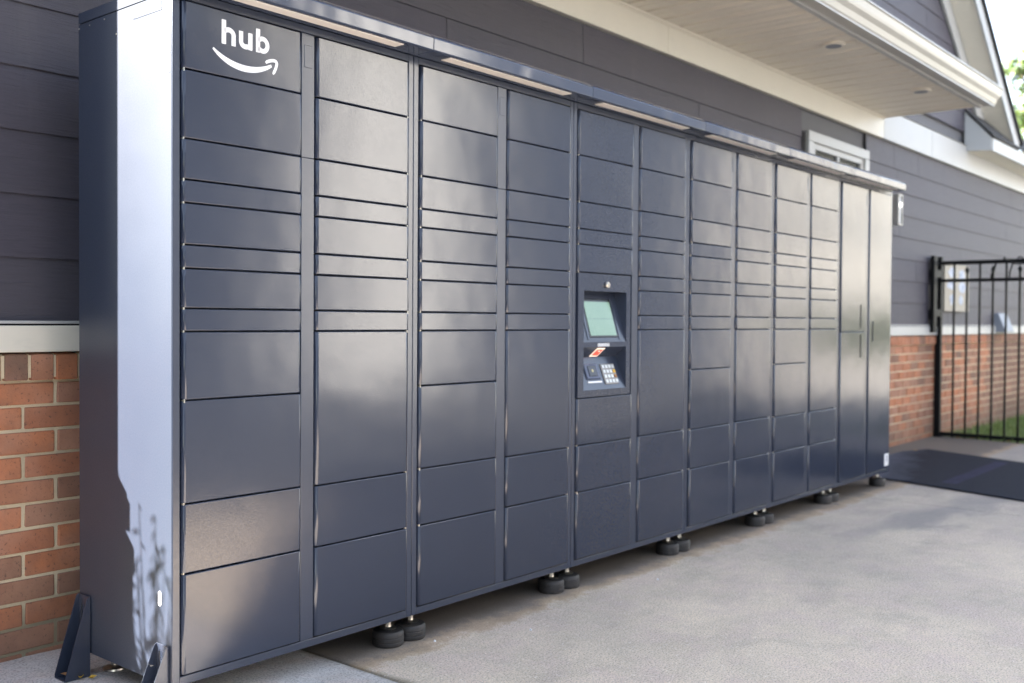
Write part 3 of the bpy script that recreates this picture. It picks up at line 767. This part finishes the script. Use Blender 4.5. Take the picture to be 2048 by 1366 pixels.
decal([stroke([(.3135, 1.8275)] + bez((.3185, 1.832), (.333, 1.8395), (.3475, 1.8425), (.3525, 1.8375), 10) + bez((.3545, 1.833), (.3525, 1.820), (.348, 1.811), (.3405, 1.7985), 10), [.007] + [.0095] * 11 + [.0095] * 9 + [.008, .005])], 'arrow_head')
# ---- console
cx0, cx1, cz0, cz1 = 1.9165, 2.3175, .7225, 1.2575
ux0, ux1 = 1.958, 2.284
def cs(name, mb, m, **k): return onto(c2, name, mb, m, **k)
con = cs('console', MB().box(cx0, ux0, -.011, .012, cz0, cz1).box(ux1, cx1, -.011, .012, cz0, cz1).box(ux0, ux1, -.011, .012, 1.182, cz1).box(ux0, ux1, -.011, .012, .938, .960).box(ux0, ux1, -.011, .012, cz0, .752), PAINT)
rec = MB()
D1, D2 = .052, .045
rec.quad((ux0, -.010, .960), (ux1, -.010, .960), (ux1, D1, 1.168), (ux0, D1, 1.168))     # tilted screen plane
rec.quad((ux0, D1, 1.168), (ux1, D1, 1.168), (ux1, D1 + .004, 1.182), (ux0, D1 + .004, 1.182))
rec.quad((ux0, D1 + .004, 1.182), (ux1, D1 + .004, 1.182), (ux1, -.0105, 1.182), (ux0, -.0105, 1.182))
for xx in (ux0 + .0008, ux1 - .0008):
    rec.poly([(xx, -.010, .960), (xx, D1, 1.168), (xx, D1 + .004, 1.182), (xx, -.0105, 1.182)])
    rec.poly([(xx, -.010, .752), (xx, D2, .892), (xx, -.010, .938)])
rec.quad((ux0, -.010, .938), (ux1, -.010, .938), (ux1, D2, .892), (ux0, D2, .892))
rec.quad((ux0, D2, .892), (ux1, D2, .892), (ux1, -.010, .752), (ux0, -.010, .752))
cs('recess', rec, FRAME)
th1 = math.atan2(D1 + .010, .208); th2 = math.atan2(D2 + .010, .140)
def tilt(name, x, y, z, th, mb, m, par, **k):
    o = mb.obj(name, m, par, **k); o.location = (x, y, z); o.rotation_euler = (-th, 0, 0); return o
# local frame of tilted plates: x right, z up along the plate, -y outwards
def plate_y(z, zb, th): return -.010 + (z - zb) * math.tan(th)
scr = tilt('screen', 2.117, plate_y(1.063, .960, th1), 1.063, th1, MB().box(-.108, .108, -.004, .0, -.087, .090), simple('screen_bezel', (.01, .01, .011), .25), con, bevel=.002)
link('display', MB().box(-.099, .099, -.0052, -.0042, -.079, .076).me('display', SCREEN), scr)
tilt('panel_rim', 2.121, plate_y(1.066, .960, th1), 1.066, th1, MB().box(-.128, -.112, -.003, 0, -.10, .104).box(.112, .128, -.003, 0, -.10, .104).box(-.112, .112, -.003, 0, .094, .104), FRAME, con, bevel=.001)
cs('lock_knob', MB().cyl((2.122, -.012, 1.211), .0135, -.012, 20, 1).cyl((2.122, -.024, 1.211), .010, -.003, 20, 1), STEEL, smooth=True, bevel=.0015)
cs('lock_core', MB().box(2.119, 2.125, -.0275, -.0268, 1.204, 1.218), BLACK)
lab = cs('printed_label', MB().box(2.062, 2.150, -.0122, -.0112, .9405, .9535), WHITE)
link('label_field', MB().box(2.0645, 2.1475, -.0128, -.0123, .9425, .9515).me('label_field', GREY), lab)
dsh = MB(); xx = 2.069
rs = random.Random(5)
while xx < 2.143: wv = rs.uniform(.003, .008); dsh.box(xx, min(xx + wv, 2.144), -.0133, -.0129, .9450, .9490); xx += wv + .002
link('label_text', dsh.me('label_text', WHITE), lab)
# scanner window on the sloping underside
def slope(x, s): return (x, -.010 + (D2 + .010) * s - .0012, .938 - .046 * s - .0012)
sc_ = MB().quad(slope(2.066, .08), slope(2.128, .08), slope(2.128, .92), slope(2.066, .92)); cs('scanner_surround', sc_, REDW)
def slope2(x, s): a = slope(x, s); return (a[0], a[1] - .0008, a[2] - .0008)
cs('scanner_window', MB().quad(slope2(2.073, .2), slope2(2.121, .2), slope2(2.121, .80), slope2(2.073, .80)), RED)
cs('scanner_light', MB().cyl((2.098, .006, .9205), .005, .002, 12, 1), REDW)
pz = .815
kp = tilt('keypad', 2.187, plate_y(pz, .752, th2), pz, th2, MB().box(-.052, .052, -.004, 0, -.047, .047), simple('keypad_plate', (.22, .21, .20), .45, .5), con, bevel=.001)
for i in range(4):
    for j in range(4):
        kx = -.038 + i * .0253; kz = -.034 + j * .0227
        o = link('key', MB().box(-.0088, .0088, -.0075, -.004, -.0075, .0075).me('key', SILVER if i < 3 or j in (0, 3) else (YEL if j == 2 else BROWNLEAF), bevel=.0012), kp, (kx, 0, kz))
rd = tilt('card_reader', 2.058, plate_y(.828, .752, th2), .828, th2, MB().box(-.050, .050, -.007, 0, -.034, .036), simple('reader_plastic', (.035, .045, .09), .35), con, bevel=.003)
link('reader_pad', MB().box(-.030, .030, -.009, -.007, -.022, .026).me('reader_pad', simple('reader_dark', (.012, .014, .022), .3), bevel=.002), rd)
link('reader_mark', MB().box(-.006, .006, -.0097, -.0091, -.003, .009).me('reader_mark', simple('reader_brass', (.35, .30, .15), .4, .5)), rd)
tilt('card_strip', 2.062, plate_y(.784, .752, th2), .784, th2, MB().box(-.052, .052, -.003, 0, -.0035, .0035), WHITE, con)
# sticker at the far right bottom
stk = onto(c5, 'sticker', MB().box(5.548, 5.625, -.0122, -.0113, .050, .135), WHITE)
link('sticker_print', MB().box(5.577, 5.60, -.0127, -.0123, .082, .122).box(5.585, 5.593, -.0127, -.0123, .060, .080).me('sticker_print', GREY), stk)

# ---- floor brackets on the left side
def bracket(y0, y1, zt, out, lab_):
    zb = -.0715; r_ = empty('floor_bracket', (-.03, (y0 + y1) / 2, zb), lab_, 'bracket', 'steel brackets anchoring the locker side')
    BR = FRAME
    def q(name, mb, m=BR, **k):
        o = mb.obj(name, m, r_, **k); o.location = (.03, -(y0 + y1) / 2, -zb); return o
    q('back_plate', MB().box(-.0050, -.0022, y0, y1, zb + .003, zt), bevel=.0005)
    for ya, yb in ((y0 - .003, y0), (y1, y1 + .003)):
        q('gusset', MB().prism([(-.0022, zb + .001), (-out, zb + .001), (-out, zb + .012), (-.012, zt - .006), (-.0022, zt)], 1, ya, yb), bevel=.0004)
    q('base_plate', MB().box(-out, -.0052, y0 + .0005, y1 - .0005, zb, zb + .003))
    ym = (y0 + y1) / 2
    for yy in (ym - .016, ym + .012): q('slot', MB().box(-.0056, -.0051, yy - .0018, yy + .0018, zb + .08, zt - .02), DARK)
    q('bolt', MB().cyl((-.005, ym - .004, zt - .075), .0055, -.007, 6, 0).cyl((-.005, ym + .002, zt - .115), .0055, -.007, 6, 0), STEEL)
    q('anchor_bolt', MB().cyl((-out * .55, ym, zb + .003), .009, .012, 6).cyl((-out * .55, ym, zb + .015), .0045, .012, 10), STEEL)
bracket(.463, .527, .180, .082, 'rear steel floor bracket beside the brick wall at the cabinet side')
bracket(.016, .072, .117, .080, 'front steel floor bracket at the near corner of the sunlit side')

# ---- fallen leaves
def leaf(x, y, z, s, m, lab_, grp):
    v = []; a = random.random() * 6.28; n = 8
    pts = [(s * math.cos(2 * math.pi * i / n) * (1 if i % 2 == 0 else .62), s * .55 * math.sin(2 * math.pi * i / n)) for i in range(n)]
    v = [(x + px * math.cos(a) - py * math.sin(a), y + px * math.sin(a) + py * math.cos(a), z + .006 + .25 * abs(py) + random.uniform(0, .004)) for px, py in pts]
    v.append((x, y, z + .002)); f = [[i, (i + 1) % n, n] for i in range(n)]
    tag(link('leaf', mesh('leaf', v, f, m)), lab_, 'leaf', grp)
leaf(-.035, .455, -.068, .016, YEL, 'yellow leaf on the concrete just in front of the rear bracket', None)
leaf(-.012, .428, -.070, .014, YEL, 'small yellow leaf right of the rear bracket base', None)
leaf(-.060, .500, -.066, .018, BROWNLEAF, 'brown leaf caught inside the rear bracket', None)
for i in range(26):
    leaf(9.24 + random.uniform(-.12, .25), random.uniform(-.4, .62), -.10, random.uniform(.014, .03), random.choice([YEL, BROWNLEAF, BROWNLEAF]), 'small dry leaf lying along the pavement edge under the gate', 'dry leaves under the gate')
leaf(7.75, .50, -.098, .03, YEL, 'yellow-green leaf at the far corner of the dark mat', None)
for x, y in ((1.02, -.045), (2.3, -.18), (1.35, -.22)):
    v = [(x + .005 * math.cos(a * 1.05), y + .005 * math.sin(a * 1.05), -.1) for a in range(6)] + [(x + .003 * math.cos(a * 1.05), y + .003 * math.sin(a * 1.05), -.095) for a in range(6)]
    f = [[i, (i + 1) % 6, 6 + (i + 1) % 6, 6 + i] for i in range(6)] + [[6, 7, 8, 9, 10, 11]]
    tag(link('pebble', mesh('pebble', v, f, WHITE)), 'tiny pale pebble on the concrete in front of the lockers', 'pebble', 'pale pebbles')

# ------------------------------------------------------------------ vegetation
def crown(n, gen, size, m, tri=False):
    v, f = [], []
    for i in range(n):
        p = gen(); a = Vector((random.gauss(0, 1), random.gauss(0, 1), random.gauss(0, 1))).normalized()
        b_ = a.cross(Vector((random.gauss(0, 1), random.gauss(0, 1), random.gauss(0, 1)))).normalized()
        s = size * random.uniform(.6, 1.3); k = len(v); ww = .38
        v += [tuple(p - a * s), tuple(p + b_ * s * ww), tuple(p + a * s), tuple(p - b_ * s * ww)]; f.append([k, k + 1, k + 2, k + 3])
    return v, f
def tree(name, x, y, h, rad, lab_, m, kind='oak', n=9000, leafs=.16, grp=None, base=.35):
    t_ = empty(name, (x, y, -.13), lab_, 'tree', grp)
    rs_ = random.Random(int(x * 10 + y)); tb = MB()
    tb.tube([(0, 0, -.1), (.05, .03, h * .25), (-.04, .05, h * .6), (.03, 0, h * .93)], [h * .022, h * .018, h * .012, h * .003], 10)
    blobs = []
    nb = 26
    for i in range(nb):
        zz = h * (base + (1 - base) * (i + .5) / nb); fr = (zz / h - base) / (1 - base)
        rr = rad * (math.sin(math.pi * min(1, fr * .9 + .18)) if kind == 'oak' else (1.05 - fr * .85)) * rs_.uniform(.55, 1.05)
        a = rs_.random() * 6.28; c_ = Vector((rr * math.cos(a), rr * math.sin(a), zz + rs_.uniform(-.3, .3)))
        tb.tube([(0, 0, zz - h * .08), tuple(c_ * .6 + Vector((0, 0, zz - h * .02)) * .4), tuple(c_)], [h * .006, h * .004, h * .0015], 5)
        blobs.append((c_, rs_.uniform(.22, .42) * rad))
    def gen():
        c_, q = random.choice(blobs); d_ = Vector((random.gauss(0, 1), random.gauss(0, 1), random.gauss(0, .6))).normalized() * q * random.random() ** .4
        return c_ + d_
    link('trunk', tb.me('trunk', BARK, smooth=True), t_)
    v, f = crown(n, gen, leafs, m); link('crown', mesh('crown', v, f, m), t_)
    return t_
# pine seen at the right edge
tree('pine_tree', 35.5, 6.0, 10.2, 1.9, 'pine tree with ragged sunlit crown behind the roof edge', LEAF1, 'pine', 5000, .12, None, .45)
tree('pine_tree', 43.0, 5.2, 8.2, 2.4, 'lower bushy tree partly hidden behind the roof slope', LEAF1, 'oak', 8000, .17, None, .25)
# surroundings in front of the lockers (seen only as reflections)
sur = 'trees across the parking lot'
for (x, y, h, r_, kd) in ((4.0, -20, 9, 3.4, 'oak'), (-5, -24, 10, 4., 'oak'), (-13, -26, 12, 4.5, 'oak')):
    tree('broadleaf_tree', x, y, h, r_, {4.0: 'medium broadleaf tree behind the dark-clad building', -5: 'broad tree left of the dark-clad building', -13: 'tallest broadleaf tree at the far left across the parking lot'}[x], LEAF2, kd, 4500, .30, sur, .22)
# unseen buildings across the parking lot, placed and toned for the door reflections
def block(x0, x1, y, h, lab_, m, d_=9):
    nb = empty('apartment_building', ((x0 + x1) / 2, y, -.13), lab_, 'building')
    def nbp(name, mb, m, **k): return sub(nb, name, mb, m, **k)
    nbp('wall', MB().box(x0, x1, y - d_, y, -.13, h), m)
    nbp('roof', MB().prism([(y - d_ - .5, h), (y + .5, h), (y - d_ / 2, h + 2.4)], 0, x0 - .4, x1 + .4), SHING)
    xx = x0 + 1.2
    while xx < x1 - 2:
        for zz in (.9, 3.9):
            if zz + 1.5 < h: nbp('window', MB().box(xx, xx + 1.2, y + .002, y + .04, zz, zz + 1.4), GLASS)
        xx += 3.6
block(-4.0, 10.8, -13, 6.0, 'dark-clad two-storey building across the parking lot', FARW2)
block(11.1, 13.9, -12, 7.6, 'narrow two-storey white building across the parking lot', FARW, 3)
block(14.4, 26.2, -12.2, 7.8, 'dark-clad taller building right of the narrow white one', FARW2)
block(28.0, 56, -12, 7.6, 'long two-storey tan building far across the parking lot', FARW3)
hv, hf = [], []
for i in range(9000):
    p = Vector((random.uniform(30, 55), random.uniform(-11.6, -10.4), random.uniform(-.1, 1.35) )); a = Vector((random.gauss(0, 1), random.gauss(0, 1), random.gauss(0, 1))).normalized() * .16
    b_ = a.cross(Vector((.3, .5, .8))); k = len(hv); hv += [tuple(p - a), tuple(p + b_ * .5), tuple(p + a), tuple(p - b_ * .5)]; hf.append([k, k + 1, k + 2, k + 3])
tag(link('hedge', mesh('hedge', hv, hf, LEAF2)), 'clipped dark hedge along the foot of the long beige building', 'hedge')
# unseen wing added at left to shade the ground and cabinet side
wg = empty('shading_wing', (-6.6, -1.7, -.13), 'low dark-sided wing added out of view to shade the left ground', 'building')
sub(wg, 'wall', MB().box(-9.5, -3.7, -3, 3.6, -.13, 3.0), SIDING)
sub(wg, 'roof', MB().prism([(-9.9, 3.0), (-3.3, 3.0), (-6.6, 4.8)], 1, -3.4, 3.7), SHING)
# shrub beyond the house corner (throws the leaf shadows)
sh = empty('shrub', (-.92, 1.08, -.1), 'narrow-leaved shrub growing beyond the house corner', 'shrub')
sv, sf = [], []; stem = MB()
rs = random.Random(11)
for i in range(34):
    a = rs.random() * 6.28; q = rs.uniform(.02, .32); tip = Vector((q * math.cos(a), q * math.sin(a) * .6 + .02, rs.uniform(1.08, 1.60)))
    mid = Vector((tip.x * .5, tip.y * .5, tip.z * .66))
    stem.tube([(0, 0, 0), tuple(mid), tuple(tip)], [.006, .004, .0015], 5)
    for j in range(15):
        p = mid.lerp(tip, j / 14); dd = Vector((rs.uniform(-.5, .5), rs.uniform(-.5, .5), rs.uniform(-1.3, -.2))).normalized(); L_ = rs.uniform(.045, .09); wv = dd.cross(Vector((rs.uniform(-1, 1), rs.uniform(-1, 1), .1))).normalized() * L_ * .09
        k = len(sv); sv += [tuple(p), tuple(p + dd * L_ * .45 + wv), tuple(p + dd * L_), tuple(p + dd * L_ * .45 - wv)]; sf.append([k, k + 1, k + 2, k + 3])
link('stem', stem.me('stem', BARK), sh); link('foliage', mesh('foliage', sv, sf, LEAFS), sh)
